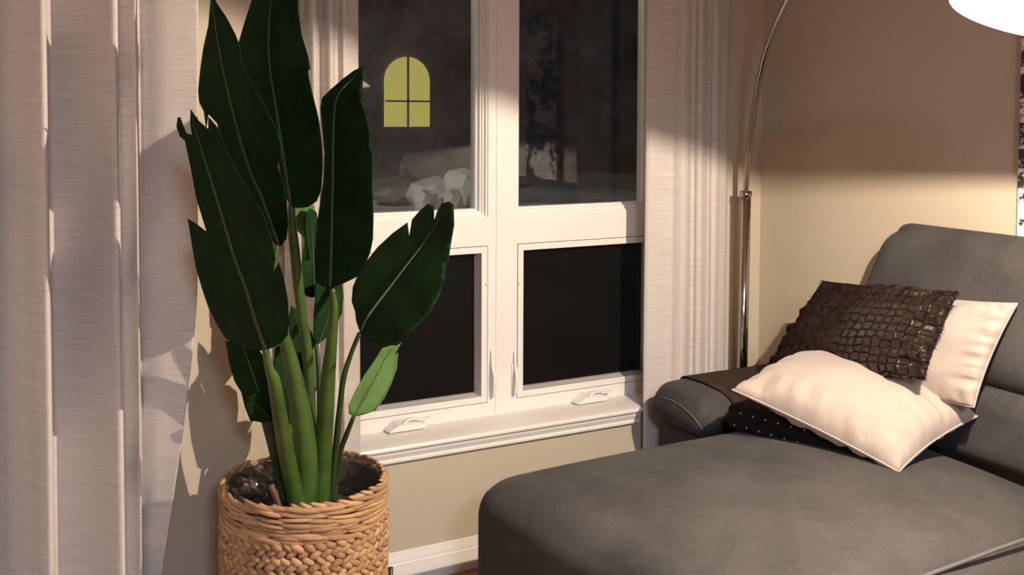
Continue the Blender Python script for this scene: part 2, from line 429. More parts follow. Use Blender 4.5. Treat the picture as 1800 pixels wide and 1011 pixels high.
# crank operators on the bottom rail
for cx in (-.285, .432):
    bm = bmesh.new()
    pr = [(-.068,0),(.068,0),(.068,.014),(.050,.026),(-.030,.030),(-.060,.010)]
    ra = [bm.verts.new((cx+x, FY-.002, WZ0+.017+z)) for x, z in pr]; rb = [bm.verts.new((cx+x*.94, FY-.045, WZ0+.017+z*.72)) for x, z in pr]
    for i in range(6): bm.faces.new((ra[i], ra[(i+1)%6], rb[(i+1)%6], rb[i]))
    bm.faces.new(ra); bm.faces.new(rb[::-1]); bevel(bm, .003)
    ck = autosmooth(obj('crank_handle', bm, 'vinyl_white', win))
    bm = bmesh.new()
    tube(bm, spline([(cx-.010,FY-.030,WZ0+.036),(cx+.006,FY-.034,WZ0+.050),(cx+.030,FY-.036,WZ0+.050),(cx+.055,FY-.036,WZ0+.044),(cx+.082,FY-.036,WZ0+.050)], 6), resample([.010,.0085,.006,.006,.005], 25), 10, sx=.7)
    obj('crank_arm', bm, 'vinyl_white', ck)
# latch levers on the mullion
for lx, zt, zb, s in ((.043,.680,.524,1), (.129,.668,.520,-1)):
    bm = bmesh.new(); box(bm, lx-.008, lx+.008, FY-.006, FY, zb+.02, zb+.105); bevel(bm, .003)
    lt = autosmooth(obj('latch', bm, 'vinyl_white', win))
    bm = bmesh.new()
    tube(bm, spline([(lx-.002*s,FY-.005,zt),(lx-.002*s,FY-.012,zt-.05),(lx-.001*s,FY-.026,zt-.085),(lx,FY-.026,zb+.03),(lx+.001*s,FY-.018,zb)], 6), resample([.003,.005,.007,.0075,.006], 25), 10)
    obj('latch_lever', bm, 'vinyl_white', lt)
for lx, lz in ((.024,.912),(.150,.905)):
    bm = bmesh.new(); bmesh.ops.create_uvsphere(bm, u_segments=12, v_segments=8, radius=.006); place(bm, Matrix.Translation((lx, FY-.004, lz))); obj('screen_clip', bm, 'vinyl_white', win)
# sill stool with its moulded apron
SP = [(.129,.452),(-.030,.455),(-.036,.452),(-.039,.446),(-.038,.440),(-.030,.437),(-.026,.432),(-.026,.428),(-.024,.420),(-.017,.411),(-.016,.407),(-.020,.404),(-.020,.397),(-.010,.391),(-.0005,.387),(-.0005,.4405),(.129,.4405)]
bm = extrude_profile(SP, WX0-.02 if False else -.575, .562)
# stool portion inside the reveal is narrower than the nosing
struct(autosmooth(obj('trim_1', bm, 'white_paint'), 30))
bm = bmesh.new(); box(bm, .562, WX1-.001, 0.001, .129, .4405, .453); struct(obj('trim_2', bm, 'white_paint', smooth=False))

# ------------------------------------------------------------------ curtains
def curtain(name, plan, z0, z1, label, shift=None, group=None, rows=40):
    """plan: world (x, y) polyline; shift(t, z) -> (dx, dy) moves a column t at height z."""
    bm = bmesh.new(); uv = bm.loops.layers.uv.new('UVMap'); n = len(plan); L = [0.0]
    for i in range(1, n): L.append(L[-1]+(plan[i]-plan[i-1]).length)
    g = []
    for j in range(rows+1):
        z = z0+(z1-z0)*j/rows; row = []
        for i, p in enumerate(plan):
            d = shift(i/(n-1), z) if shift else V((0,0))
            row.append(bm.verts.new((p.x+d.x, p.y+d.y, z)))
        g.append(row)
    for j in range(rows):
        for i in range(n-1):
            f = bm.faces.new((g[j][i], g[j][i+1], g[j+1][i+1], g[j+1][i]))
            for lo, (a, b) in zip(f.loops, ((i,j),(i+1,j),(i+1,j+1),(i,j+1))): lo[uv].uv = (L[a], z0+(z1-z0)*b/rows)
    o = obj(name, bm, 'curtain_linen', normals=False)
    m = o.modifiers.new('thickness', 'SOLIDIFY'); m.thickness = .0015
    tag(o, label, 'curtain', group); return o
def wob(seed, amp):
    def f(t, z):
        return V((noise.noise(V((t*6+seed, z*.8, 0)))*amp, noise.noise(V((t*6, z*.8, seed+9)))*amp*.6))
    return f
def plan_px(pts, n=10):
    """(px, y) stations read at mid height -> smooth plan polyline"""
    return [V((p.x, p.y)) for p in spline([(ay(px, 500, y).x, y, 0) for px, y in pts], n)]
right_plan = plan_px([(1133,-.040),(1140,-.050),(1152,-.056),(1166,-.058),(1180,-.064),(1190,-.082),(1198,-.094),(1206,-.090),(1211,-.074),(1217,-.074),(1224,-.092),(1231,-.096),(1238,-.080),(1243,-.074),(1250,-.090),(1257,-.094),(1263,-.080),(1268,-.074),(1274,-.066),(1276,-.045)])
curtain('curtain', right_plan, .012, 2.36, 'off-white linen curtain hanging right of the window beside the chrome lamp pole', wob(3, .005), 'linen curtains at the windows')
left_plan = plan_px([(500,-.05),(512,-.075),(524,-.10),(531,-.07),(538,-.075),(548,-.112),(557,-.120),(561,-.085),(566,-.080),(577,-.112),(585,-.118),(590,-.084),(597,-.080),(606,-.100),(614,-.085),(622,-.070),(632,-.048)])
curtain('curtain', left_plan, .012, 2.36, 'off-white linen curtain between the room corner and the window, behind the tall green plant', wob(5, .003), 'linen curtains at the windows')
big_plan = plan_px([(-230,-.50),(-190,-.60),(-150,-.69),(-128,-.715),(-122,-.69),(-124,-.56),(-118,-.50),(-90,-.50),(-50,-.56),(-36,-.60),(-24,-.61),(-20,-.59),(-23,-.49),(-16,-.44),(14,-.47),(45,-.515),(62,-.552),(76,-.572),(85,-.572),(88,-.55),(85,-.46),(90,-.40),(115,-.40),(150,-.435),(185,-.485),(203,-.508),(212,-.508),(214,-.485),(210,-.39),(216,-.355),(230,-.365),(240,-.390),(244,-.385),(243,-.34),(247,-.295),(256,-.30),(285,-.325),(320,-.345),(347,-.36)], 8)
t0 = 34/38.0
def big_shift(t, z):
    q = max(0.0, (t-t0)/(1-t0)); zz = 1.06-z
    s = -.105*(zz/.78)**1.3 if zz > 0 else -.012*zz
    return V((s*q, 0)) + V((.5, -.87))*noise.noise(V((t*5, z*.7, 2.0)))*.004
curtain('curtain', big_plan, .012, 2.36, 'wide off-white linen curtain in deep folds at the far left, left of the plant', big_shift, 'linen curtains at the windows', rows=60)

# ------------------------------------------------------------------ arc lamp
PB = V((.955, -.10, 0)); AD = V((LAMP.x-PB.x, LAMP.y-PB.y, 0)).normalized()
lamp = tag(empty('arc_floor_lamp', PB), 'chrome arc floor lamp curving from behind the sofa arm to a bright dome shade', 'floor lamp')
bm = bmesh.new(); lathe(bm, [(0,0),(.085,0),(.088,.004),(.088,.030),(.082,.036),(.018,.038),(0,.038)], 40, Matrix.Translation(PB)); obj('base', bm, 'chrome', lamp)
def lp_(u, z): return V((PB.x+AD.x*u, PB.y+AD.y*u, z))
bm = bmesh.new(); tube(bm, [lp_(0,.03), lp_(.008,.55), lp_(.025,1.212)], .0195, 28); 
lower = obj('pole', bm, 'chrome', lamp)
bm = bmesh.new(); tube(bm, [lp_(.0247,1.198), lp_(.025,1.206), lp_(.0253,1.218)], [.0225,.0225,.0215], 28); obj('collar', bm, 'chrome', lower)
REACH = (LAMP-PB).to_2d().length+.04
arc_pts = spline([(0.022,1.19,0),(.028,1.23,0),(.066,1.396,0),(.143,1.577,0),(.255,1.728,0),(.438,1.861,0),(.68,1.985,0),(1.0,2.12,0),(1.40,2.10,0),(1.72,2.0,0),(REACH-.05,1.90,0),(REACH,1.85,0)], 10)
bm = bmesh.new(); tube(bm, [lp_(p.x, p.y) for p in arc_pts], .0105, 18); obj('arc_arm', bm, 'chrome', lamp)
# dome shade: axis tips towards the window side of the room
AX = V((-.265, .038, -1)).normalized(); BETA = 1.435; RIM = .184; HH = RIM/math.tan(BETA)
rot = AX.to_track_quat('Z', 'Y').to_matrix().to_4x4(); TM = Matrix.Translation(LAMP) @ rot
prof_o = []; prof_i = []
for k in range(17):
    a = k/16*math.pi/2
    prof_o.append((RIM*math.sin(a) if k else .001, HH-(RIM*.86)*math.cos(a)))
bm = bmesh.new(); lathe(bm, prof_o, 64, TM); sh = obj('shade', bm, 'shade_white', lamp)
m = sh.modifiers.new('thickness', 'SOLIDIFY'); m.thickness = .002; m.offset = 1
top = LAMP + AX*(HH-RIM*.86)
bm = bmesh.new(); tube(bm, [top+AX*.002, top-AX*.03], .016, 20); tube(bm, [top-AX*.02, lp_(REACH,1.85)], .008, 14); obj('swivel', bm, 'chrome', lamp)
bm = bmesh.new(); tube(bm, [top+AX*.006, LAMP-AX*.05], .014, 20); so = obj('socket', bm, 'bulb_socket', lamp)
bm = bmesh.new(); bmesh.ops.create_uvsphere(bm, u_segments=24, v_segments=16, radius=.024); place(bm, Matrix.Translation(LAMP-AX*.034)); bulb = obj('bulb', bm, 'bulb_glow', lamp)
light('arc_lamp_light', 'POINT', LAMP, 178, (1.0, .84, .66), shadow_soft_size=.006)

# ------------------------------------------------------------------ chaise sofa
sofa = tag(empty('chaise_sofa', (.4, -.95, 0)), 'grey fabric chaise sofa standing against the right wall in front of the window', 'sofa')
CX0, CX1, CY0, CY1, CZ = -.275, 1.0, -1.475, -.475, .50
def seat_fn(p, u):
    x, y, z = p
    fy = 1-u.y*u.y; fx = 1-max(0, -u.x)**3
    if u.z > -1: z += .055*fy*(1-abs(u.x)**4)*max(0, u.z)*(1 if u.x > 0 else 1-.45*u.x*u.x)
    # the foot end slants a little and swells outwards
    if u.x < 0: x += -u.x*(-.13*u.y*0.5) - .03*(1-u.y*u.y)*(-u.x)
    y += .02*(1-u.x*u.x)*u.y*(1-u.z*u.z)
    return V((x, y, z))
bm = rbox(((CX0+CX1)/2, (CY0+CY1)/2, (CZ+.09)/2), (CX1-CX0, CY1-CY0, CZ-.09), (.10,.10,.10), 36, seat_fn)
seat = obj('seat', bm, 'sofa_fabric', sofa)
bm = bmesh.new(); box(bm, CX0+.09, CX1+.09, CY0+.09, CY1-.07, .075, .16); obj('base', bm, 'dark_cloth', sofa, smooth=False)
for x, y in ((CX0+.15,CY0+.15),(CX0+.15,CY1-.13),(CX1-.02,CY0+.15),(CX1-.02,CY1-.13)):
    bm = bmesh.new(); tube(bm, [(x,y,0),(x,y,.08)], [.018,.024], 14); obj('leg', bm, 'black_metal', sofa)
# near seam
bm = bmesh.new(); tube(bm, spline([(.02,-1.405,.430),(.34,-1.448,.472),(.68,-1.458,.494),(.98,-1.455,.478)], 10), .005, 8); obj('piping', bm, 'sofa_thread', seat)
# arm on the window side
def arm_fn(p, u):
    x, y, z = p
    z += .02*(1-u.y*u.y)*max(0,u.z) - .012*max(0,-u.x-.5)
    return V((x, y, z))
bm = rbox((.81, -.30, .517), (.62, .31, .125), (.062,.062,.062), 24, arm_fn); 
from mathutils.bvhtree import BVHTree
arm_tree = BVHTree.FromBMesh(bm)
arm = obj('arm', bm, 'sofa_fabric', sofa)
pts = []
for px, py in ((1160,699),(1168,700),(1180,704),(1193,711),(1206,721),(1218,733),(1228,745),(1236,757)):
    h_, n_, _i, _d2 = arm_tree.ray_cast(CAM, ray(px, py).normalized())
    if h_: pts.append(h_+n_*.0008)
bm = bmesh.new(); tube(bm, spline(pts, 5), .0028, 8); obj('piping', bm, 'sofa_thread', arm)
bm = rbox((.83, -.30, .27), (.56, .27, .40), (.03,.03,.03), 12); obj('arm_panel', bm, 'sofa_fabric', sofa)
# back rest and lumbar roll
def back_fn(p, u):
    x, y, z = p
    k = (u.z+1)/2
    if u.y > 0: y -= .16*k*u.y
    x += .04*k; x -= .018*(1-u.y*u.y)*(1-u.z*u.z)*(1 if u.x < 0 else 0)
    return V((x, y, z))
bm = rbox((1.005, -1.06, .945), (.12, 1.02, .43), (.058,.10,.085), 28, back_fn); obj('headrest', bm, 'sofa_fabric', sofa)
bm = rbox((1.015, -1.06, .625), (.16, 1.12, .24), (.07,.07,.07), 20); obj('lumbar_cushion', bm, 'sofa_fabric', sofa)

# ------------------------------------------------------------------ cushions
def pillow(name, L, B, R, T, th, mat, seed=0, n=72, pinch=.06, wrinkle=.006, side=None):
    """L,B,R,T corners in order around; the face normal is towards side"""
    L, B, R, T = map(V, (L, B, R, T)); bm = bmesh.new(); uv = bm.loops.layers.uv.new('UVMap')
    nrm = ((R-L).cross(T-B)).normalized()
    if nrm.dot(side) < 0: nrm = -nrm
    g = {}
    def pos(i, j, s):
        u, v = i/n, j/n; a, b = 2*u-1, 2*v-1
        # edges draw in between the corners
        pa = a*(1-pinch*(1-b*b)); pb = b*(1-pinch*(1-a*a)); uu, vv = (pa+1)/2, (pb+1)/2
        p = L*(1-uu)*(1-vv) + B*uu*(1-vv) + R*uu*vv + T*(1-uu)*vv
        k = max(0, (1-a*a)*(1-b*b))
        h = th*(k**.42)
        ed = (1-abs(a)**6)*(1-abs(b)**6)
        near = math.exp(-((1-abs(b))/.22)**2)*noise.noise(V((u*11+seed, s*3, b*1.5))) + math.exp(-((1-abs(a))/.22)**2)*noise.noise(V((v*11+seed+5, s*3, a*1.5)))
        near += .45*(math.exp(-((1-abs(b))/.12)**2)*noise.noise(V((u*24+seed, s*3, b*2))) + math.exp(-((1-abs(a))/.12)**2)*noise.noise(V((v*24+seed+5, s*3, a*2))))
        h += wrinkle*3.0*near*min(1, k*14) + wrinkle*1.2*noise.noise(V((u*4+seed, v*4, s)))*ed
        return p + nrm*h*(1 if s == 1 else -.45)
    for s in (1, -1):
        for i in range(n+1):
            for j in range(n+1):
                bd = i in (0, n) or j in (0, n)
                if bd and s == -1: g[(i,j,s)] = g[(i,j,1)]
                else: g[(i,j,s)] = bm.verts.new(pos(i, j, s))
    for s in (1, -1):
        for i in range(n):
            for j in range(n):
                q = ((i,j),(i+1,j),(i+1,j+1),(i,j+1)); f = bm.faces.new([g[(a,b,s)] for a, b in (q if s == 1 else q[::-1])])
                for lo, (a, b) in zip(f.loops, q if s == 1 else q[::-1]): lo[uv].uv = (a/n, b/n)
    edge = [g[(i,0,1)].co.copy() for i in range(n)]+[g[(n,j,1)].co.copy() for j in range(n)]+[g[(n-i,n,1)].co.copy() for i in range(n)]+[g[(0,n-j,1)].co.copy() for j in range(n)]
    edge.append(edge[0].copy())
    return bm, edge, nrm
up_left = V((-.5, -.3, 1))
PL, PB_, PR, PT = ay(1287,685,-.68), az(1580,830,.548), ax(1718,732,.93), None
PT = V((.90, -.52, .70))
bm, edge, nr = pillow('pillow', PL, PB_, PR, PT, .130, 'cream_fabric', 3, side=up_left, wrinkle=.011)
rt = tag(empty('pillow', (PL+PB_+PR+PT)/4), 'smooth cream square pillow lying in front of the furry brown pillow', 'pillow', 'pillows on the sofa')
obj('cover', bm, 'cream_fabric', rt); bm = bmesh.new(); tube(bm, edge, .0028, 6, cap=False); obj('seam', bm, 'cream_fabric', rt)
# second cream pillow, against the back
c = [ax(1575,512,.955), ax(1480,690,.86), ax(1712,716,.84), ax(1788,534,.93)]
bm, edge, nr = pillow('pillow', c[0], c[1], c[2], c[3], .055, 'cream_fabric', 9, side=V((-1,0,.3)), wrinkle=.008)
rt = tag(empty('pillow', sum(c, V())/4), 'cream pillow propped against the sofa back, partly hidden behind the furry brown pillow', 'pillow', 'pillows on the sofa')
obj('cover', bm, 'cream_fabric', rt); bm = bmesh.new(); tube(bm, edge, .0028, 6, cap=False); obj('seam', bm, 'cream_fabric', rt)
# furry brown pillow
c = [ax(1448,494,.90), ax(1340,655,.76), ax(1625,668,.74), ax(1685,512,.86)]
bm, edge, nr = pillow('pillow', c[0], c[1], c[2], c[3], .06, 'fur_brown', 21, side=V((-1,-.2,.4)), wrinkle=.010, pinch=.03)
# swap so that uv.x runs across the pillow from its left to its right side
uvl = bm.loops.layers.uv.active
for f in bm.faces:
    for lo in f.loops: lo[uvl].uv = (lo[uvl].uv[1], lo[uvl].uv[0])
bmesh.ops.recalc_face_normals(bm, faces=bm.faces)
rng = random.Random(4); faces = [f for f in bm.faces]
for f in faces:
    cc = f.calc_center_median(); nn = f.normal.copy(); uvc = f.loops[0][uvl].uv.copy()
    rim_ = min(uvc.x, uvc.y, 1-uvc.x, 1-uvc.y) < .06
    dens = 16 if rim_ else (9 if uvc.x < .55 else 3)
    ar = f.calc_area()
    for k in range(dens):
        a, b = rng.random(), rng.random(); p = f.verts[0].co.lerp(f.verts[1].co, a).lerp(f.verts[3].co.lerp(f.verts[2].co, a), b)
        tdir = V((rng.uniform(-1,1), rng.uniform(-1,1), rng.uniform(-1.2,.6))).normalized(); side_ = nn.cross(tdir).normalized()*.0012
        ln = rng.uniform(.009,.019)*(1 if uvc.x < .55 or rim_ else .5)
        v0, v1, v2 = bm.verts.new(p+side_), bm.verts.new(p-side_), bm.verts.new(p+nn*ln*.8+tdir*ln*.7)
        nf = bm.faces.new((v0, v1, v2))
        for lo in nf.loops: lo[uvl].uv = uvc
rt = tag(empty('pillow', sum(c, V())/4), 'furry dark brown pillow with a scaly embossed pattern, between the two cream pillows', 'pillow', 'pillows on the sofa')
obj('cover', bm, 'fur_brown', rt, normals=False)

# black polka dot pouch wedged under the front pillow, and the dark cloth over the arm
lapc = tag(empty('lap_cushion', (.78,-.80,.525)), 'black lap cushion with small white dots lying flat under the front cream pillow', 'cushion')
LS = (.48, .50, .075); LM = Matrix.Translation((.805,-.735,.567)) @ Matrix.Rotation(math.radians(14), 4, 'Z')
bm = rbox((0,0,0), LS, (.014,.014,.014), 16)
nf = len(bm.faces)
def dot(p, n_):
    q = n_.to_track_quat('Z','Y').to_matrix().to_4x4(); vs = [bm.verts.new(V(p)+n_*.0006+(q @ V((.0026*math.cos(a), .0026*math.sin(a), 0)))) for a in (2*math.pi*k/10 for k in range(10))]
    bm.faces.new(vs)
for k in range(11):
    for zz, sh_ in ((-.020,0),(.020,.5)):
        t_ = (k+sh_-5)*.044
        if abs(t_) < .235: dot((-LS[0]/2, t_, zz), V((-1,0,0)))
        if abs(t_) < .215: dot((t_, -LS[1]/2, zz), V((0,-1,0)))
for a in range(10):
    for b_ in range(10): dot(((a-4.5)*.044, (b_-4.5)*.047, LS[2]/2), V((0,0,1)))
place(bm, LM); bm.faces.ensure_lookup_table()
for f in bm.faces[nf:]: f.material_index = 1
o_ = obj('cover', bm, 'dark_cloth', lapc, normals=False); o_.data.materials.append(M['white_dot'])
cl = tag(empty('throw_cloth', (.82,-.30,.59)), 'dark brown cloth draped over the sofa arm left of the pillows', 'cloth')
bm = bmesh.new(); g = []
def arm_z(y):
    d = abs(y+.30); base = .517+.0625
    if d <= .093: return base+.02*(1-(d/.155)**2)
    if d < .155: return .517+math.sqrt(max(0, .0625**2-(d-.093)**2))+.02*(1-(d/.155)**2)
    return None
prof = [(-.46-.0, .47)]
prof = [(-.4595,.46),(-.4600,.49),(-.4595,.512)]+[(-.30-.1585*math.cos(math.pi*k/26), 0) for k in range(1, 26)]+[(-.1405,.512),(-.14,.48)]
for k, (y, z) in enumerate(prof):
    if z == 0: z = (arm_z(y) or .517)+.004
    x0 = .655-.05*math.sin(math.pi*k/(len(prof)-1))
    g.append([bm.verts.new((x0+(1.07-x0)*i/14, y, z+.002*noise.noise(V((i*.4, y*14, 0))))) for i in range(15)])
for a in range(len(g)-1):
    for i in range(14): bm.faces.new((g[a][i], g[a][i+1], g[a+1][i+1], g[a+1][i]))
o_ = obj('cloth', bm, 'throw_brown', cl); m = o_.modifiers.new('thickness','SOLIDIFY'); m.thickness = .003; m.offset = 1

# ------------------------------------------------------------------ basket, stand
BC = V((-.80, -.495, 0)); BR, BZ0, BZ1 = .198, .13, .57
bk = tag(empty('woven_basket', (BC.x, BC.y, BZ0)), 'round woven straw basket with a braided wall holding the tall green plant', 'basket')
def brad(z): return BR*(1-.03*((BZ1-z)/(BZ1-BZ0)))
def stitch(bm, th, z, r, ln, wd, dp, tilt, seg=6, rings=7):
    """one straw stitch: a plump spindle lying on the basket wall"""
    ct, st = math.cos(th), math.sin(th); o = V((ct, st, 0)); tg = V((-st, ct, 0)); up = V((0,0,1))
    d = tg*math.cos(tilt)+up*math.sin(tilt); e_ = up*math.cos(tilt)-tg*math.sin(tilt); rs = []
    for i in range(rings):
        t = i/(rings-1)*2-1; k = math.sqrt(max(0, 1-abs(t)**2.6)); bow = (1-t*t)
        # follow the round wall
        a = th+math.cos(tilt)*ln*t/r/2
        oo = V((math.cos(a), math.sin(a), 0))
        c_ = oo*(r+dp*.55*bow)+up*(z+math.sin(tilt)*ln*t/2)
        if i in (0, rings-1): rs.append([bm.verts.new(V((BC.x,BC.y,0))+c_)])
        else: rs.append([bm.verts.new(V((BC.x,BC.y,0))+c_+e_*math.cos(q)*wd*.5*k+oo*math.sin(q)*dp*.5*k) for q in (2*math.pi*s/seg for s in range(seg))])
    for i in range(rings-1):
        a, b = rs[i], rs[i+1]
        for s in range(seg):
            if len(a) == 1: bm.faces.new((a[0], b[(s+1)%seg], b[s]))
            elif len(b) == 1: bm.faces.new((a[s], a[(s+1)%seg], b[0]))
            else: bm.faces.new((a[s], a[(s+1)%seg], b[(s+1)%seg], b[s]))
rng = random.Random(11)
bm = bmesh.new(); z = BZ1-.098; row = 0
while z > BZ0+.01:
    r = brad(z); n = 50; ph = rng.random()*6.28
    for k in range(n):
        th = 2*math.pi*k/n+ph; u_ = lambda a: rng.uniform(-a, a)
        dz = .0022*math.sin(th*5+row)
        stitch(bm, th+u_(.014), z+.0078+dz+u_(.0012), r+u_(.002)+.001, .042*rng.uniform(.9,1.12), .0180*rng.uniform(.8,1.12), .014, -.60+u_(.16))
        stitch(bm, th+math.pi/n+u_(.014), z-.0078+dz+u_(.0012), r+u_(.002)+.001, .042*rng.uniform(.9,1.12), .0180*rng.uniform(.8,1.12), .014, .60+u_(.16))
    z -= .0318; row += 1
obj('braided_wall', bm, 'straw', bk)
bm = bmesh.new()
for i in range(8):
    z = BZ1-.003-i*.0112; r = brad(z); n = 22; ph = rng.random()*6.28
    for k in range(n):
        a_ = 2*math.pi*k/n+ph
        stitch(bm, a_+rng.uniform(-.05,.05), z+rng.uniform(-.0025,.0025)+.0035*math.sin(2*a_+i*.7)+.002*math.sin(5*a_), r+rng.uniform(-.002,.003), .105*rng.uniform(.8,1.2), .0135*rng.uniform(.75,1.15), .012, -.10+rng.uniform(-.10,.10), rings=9)
for k in range(46):                                          # loose strands lapped over the lip
    a_ = 2*math.pi*k/46+rng.uniform(-.05,.05)
    stitch(bm, a_, BZ1+.001+.003*math.sin(3*a_)+rng.uniform(-.002,.003), BR-.005+rng.uniform(-.002,.003), .05*rng.uniform(.8,1.2), .011, .013, -.3+rng.uniform(-.2,.2), rings=7)
obj('rope_rim', bm, 'straw', bk)
bm = bmesh.new(); lathe(bm, [(.001,BZ0+.004),(BR-.012,BZ0+.004),(BR-.006,BZ0+.02),(BR-.003,BZ1-.012),(BR-.008,BZ1-.004),(BR-.012,BZ1-.012),(BR-.016,BZ0+.03),(.001,BZ0+.02)], 64, Matrix.Translation((BC.x,BC.y,0))); obj('lining', bm, 'liner_brown', bk)
st = tag(empty('plant_stand', (BC.x, BC.y, 0)), 'black metal stand carrying the woven basket off the floor', 'plant stand')
bm = bmesh.new(); lathe(bm, [(.001,BZ0-.014),(BR*.98,BZ0-.014),(BR*.98,BZ0-.002),(.001,BZ0-.002)], 48, Matrix.Translation((BC.x,BC.y,0))); obj('tray', bm, 'black_metal', st)
a0 = math.atan2(-.012, .227)
for k in range(4):
    a = a0+k*math.pi/2; o = V((BC.x+math.cos(a)*(BR+.029), BC.y+math.sin(a)*(BR+.029), 0)); i_ = V((BC.x+math.cos(a)*(BR-.01), BC.y+math.sin(a)*(BR-.01), BZ0-.008))
    bm = bmesh.new(); tube(bm, [o, o+V((0,0,.30))], .0065, 12); tube(bm, [i_, V((o.x,o.y,BZ0-.008))], .005, 8); obj('leg', bm, 'black_metal', st)

# ------------------------------------------------------------------ plant
plant = tag(empty('bird_of_paradise_plant', (BC.x, BC.y, BZ0+.02)), 'tall green plant with large paddle leaves standing in the woven basket', 'plant')
bm = bmesh.new(); lathe(bm, [(.001,BZ0+.025),(.12,BZ0+.025),(.15,BZ1-.07),(.155,BZ1-.065),(.145,BZ1-.068),(.14,BZ1-.09)], 40, Matrix.Translation((BC.x,BC.y,0))); obj('inner_pot', bm, 'black_metal', plant)
bm = bmesh.new(); bmesh.ops.create_circle(bm, cap_ends=True, segments=40, radius=.142); bmesh.ops.subdivide_edges(bm, edges=bm.edges[:], cuts=1); place(bm, Matrix.Translation((BC.x,BC.y,BZ1-.085))); obj('soil', bm, 'soil', plant, smooth=False)
def leaf(outline, rib, y0, y1, yaw=0.0, fold=.10, mat='leaf_green', rib_mat='midrib_green', wave=.008, seed=0, rw=5.0):
    """outline, rib: photo coordinates (rib from base to tip); y0/y1 depth of base/tip; yaw tips the blade about its midrib"""
    m_per_px = 1/640.0
    rb = [V((p.x, p.y)) for p in spline([(x, y, 0) for x, y in rib], 8)]
    cum = [0.0]
    for i in range(1, len(rb)): cum.append(cum[-1]+(rb[i]-rb[i-1]).length)
    def locate(p):
        best = (1e9, 0, 0)
        for i in range(len(rb)-1):
            a, b = rb[i], rb[i+1]; ab = b-a; q = p-a; t = max(0, min(1, q.dot(ab)/max(1e-9, ab.dot(ab)))) ; c_ = a+ab*t; d = (p-c_).length
            if d < best[0]:
                s = ab.x*q.y-ab.y*q.x; best = (d, cum[i]+ab.length*t, math.copysign(d, s))
        return best[1]/cum[-1], best[2]
    def lift(p):
        t, s = locate(p); d = abs(s)*m_per_px
        y = y0+(y1-y0)*t + yaw*s*m_per_px - fold*d + fold*1.1*d*d/.12
        y += wave*noise.noise(V((p.x*.018+seed, p.y*.018, s*.004)))*min(1, d/.04)
        return ay(p.x, p.y, y), t, s*m_per_px
    # resample the outline
    pts = []
    for i in range(len(outline)):
        a, b = V(outline[i]), V(outline[(i+1)%len(outline)]); k = max(1, int((b-a).length/7))
        for j in range(k): pts.append(a.lerp(b, j/k))
    nb = len(pts); edges = [(i, (i+1)%nb) for i in range(nb)]
    xs = [p.x for p in pts]; ys = [p.y for p in pts]; allp = list(pts)
    y = min(ys)+5
    r_ = 0
    while y < max(ys):
        x = min(xs)+5+(5 if r_ % 2 else 0)
        while x < max(xs): 
            allp.append(V((x, y))); x += 10
        y += 9; r_ += 1
    res = delaunay_2d_cdt(allp, edges, [list(range(nb))], 1, 1e-4)
    bm = bmesh.new(); uv = bm.loops.layers.uv.new('UVMap'); vs = []; info = []
    for p in res[0]:
        P, t, s = lift(p); vs.append(bm.verts.new(P)); info.append((t, s))
    for f in res[2]:
        try: fc = bm.faces.new([vs[i] for i in f])
        except ValueError: continue
        for lo, i in zip(fc.loops, f): lo[uv].uv = (info[i][0], info[i][1]*4)
    for v_ in [v_ for v_ in bm.verts if not v_.link_faces]: bm.verts.remove(v_)
    bmesh.ops.recalc_face_normals(bm, faces=bm.faces)
    avg = sum((f.normal*f.calc_area() for f in bm.faces), V())
    if avg.dot(CAM-bm.verts[:][0].co) < 0: bmesh.ops.reverse_faces(bm, faces=bm.faces)
    o = obj('leaf', bm, mat, plant, normals=False)
    sm = o.modifiers.new('thickness', 'SOLIDIFY'); sm.thickness = .0014; sm.offset = -1
    bm = bmesh.new(); line = []
    for p in rb[:-1]:
        P = lift(p)[0]; line.append(P+(CAM-P).normalized()*.0012)
    tube(bm, line, resample([rw*.0009, rw*.00075, rw*.0005, .0006], len(line)), 8)
    obj('midrib', bm, rib_mat, o)
    return o
def stem(pts, mat='stem_green'):
    """(px, py, y, half width px) stations"""
    P = spline([tuple(ay(px, py, y)) for px, py, y, _ in pts], 8)
    rad = resample([hw*(ay(px, py, y)-CAM).length/F*.98 for px, py, y, hw in pts], len(P))
    bm = bmesh.new(); tube(bm, P, rad, 14); obj('stem', bm, mat, plant)

# leaves, back to front
leaf([(510,362),(553,362),(556,400),(552,430),(545,460),(548,490),(556,515),(540,520),(528,505),(530,462),(536,420),(522,405),(514,385)], [(540,516),(541,460),(538,410),(530,366)], -.34,-.36, 0, .05, 'leaf_light', 'stem_green', seed=1, rw=3)  # lit part of a back leaf, brightness put into its lighter green
leaf([(538,378),(545,366),(556,372),(562,400),(566,450),(568,500),(560,522),(545,523),(530,515),(531,460),(545,458),(540,430),(536,400)], [(552,520),(550,440),(546,372)], -.36,-.38, .6, .1, seed=2, rw=3)  # dark blade; its upper part is leaf shadow given a leaf's shape
leaf([(555,500),(580,490),(601,498),(604,520),(601,550),(590,575),(572,595),(556,606),(551,590),(552,550)], [(560,604),(575,560),(585,500)], -.40,-.40, .3, .1, seed=3, rw=3)
leaf([(512,537),(522,545),(536,565),(548,585),(555,603),(549,618),(536,626),(520,620),(509,595),(508,560)], [(535,624),(525,585),(514,541)], -.38,-.40, .2, .1, seed=4, rw=3)
leaf([(500,630),(520,612),(545,612),(560,622),(562,650),(555,690),(545,720),(530,735),(514,715),(503,680)], [(532,733),(535,690),(540,616)], -.34,-.34, .4, .1, seed=5, rw=3)
leaf([(540,625),(552,614),(560,640),(562,680),(552,690),(540,660)], [(552,688),(552,650),(550,618)], -.36,-.36, .4, .1, 'leaf_light', 'stem_green', seed=6, rw=2)
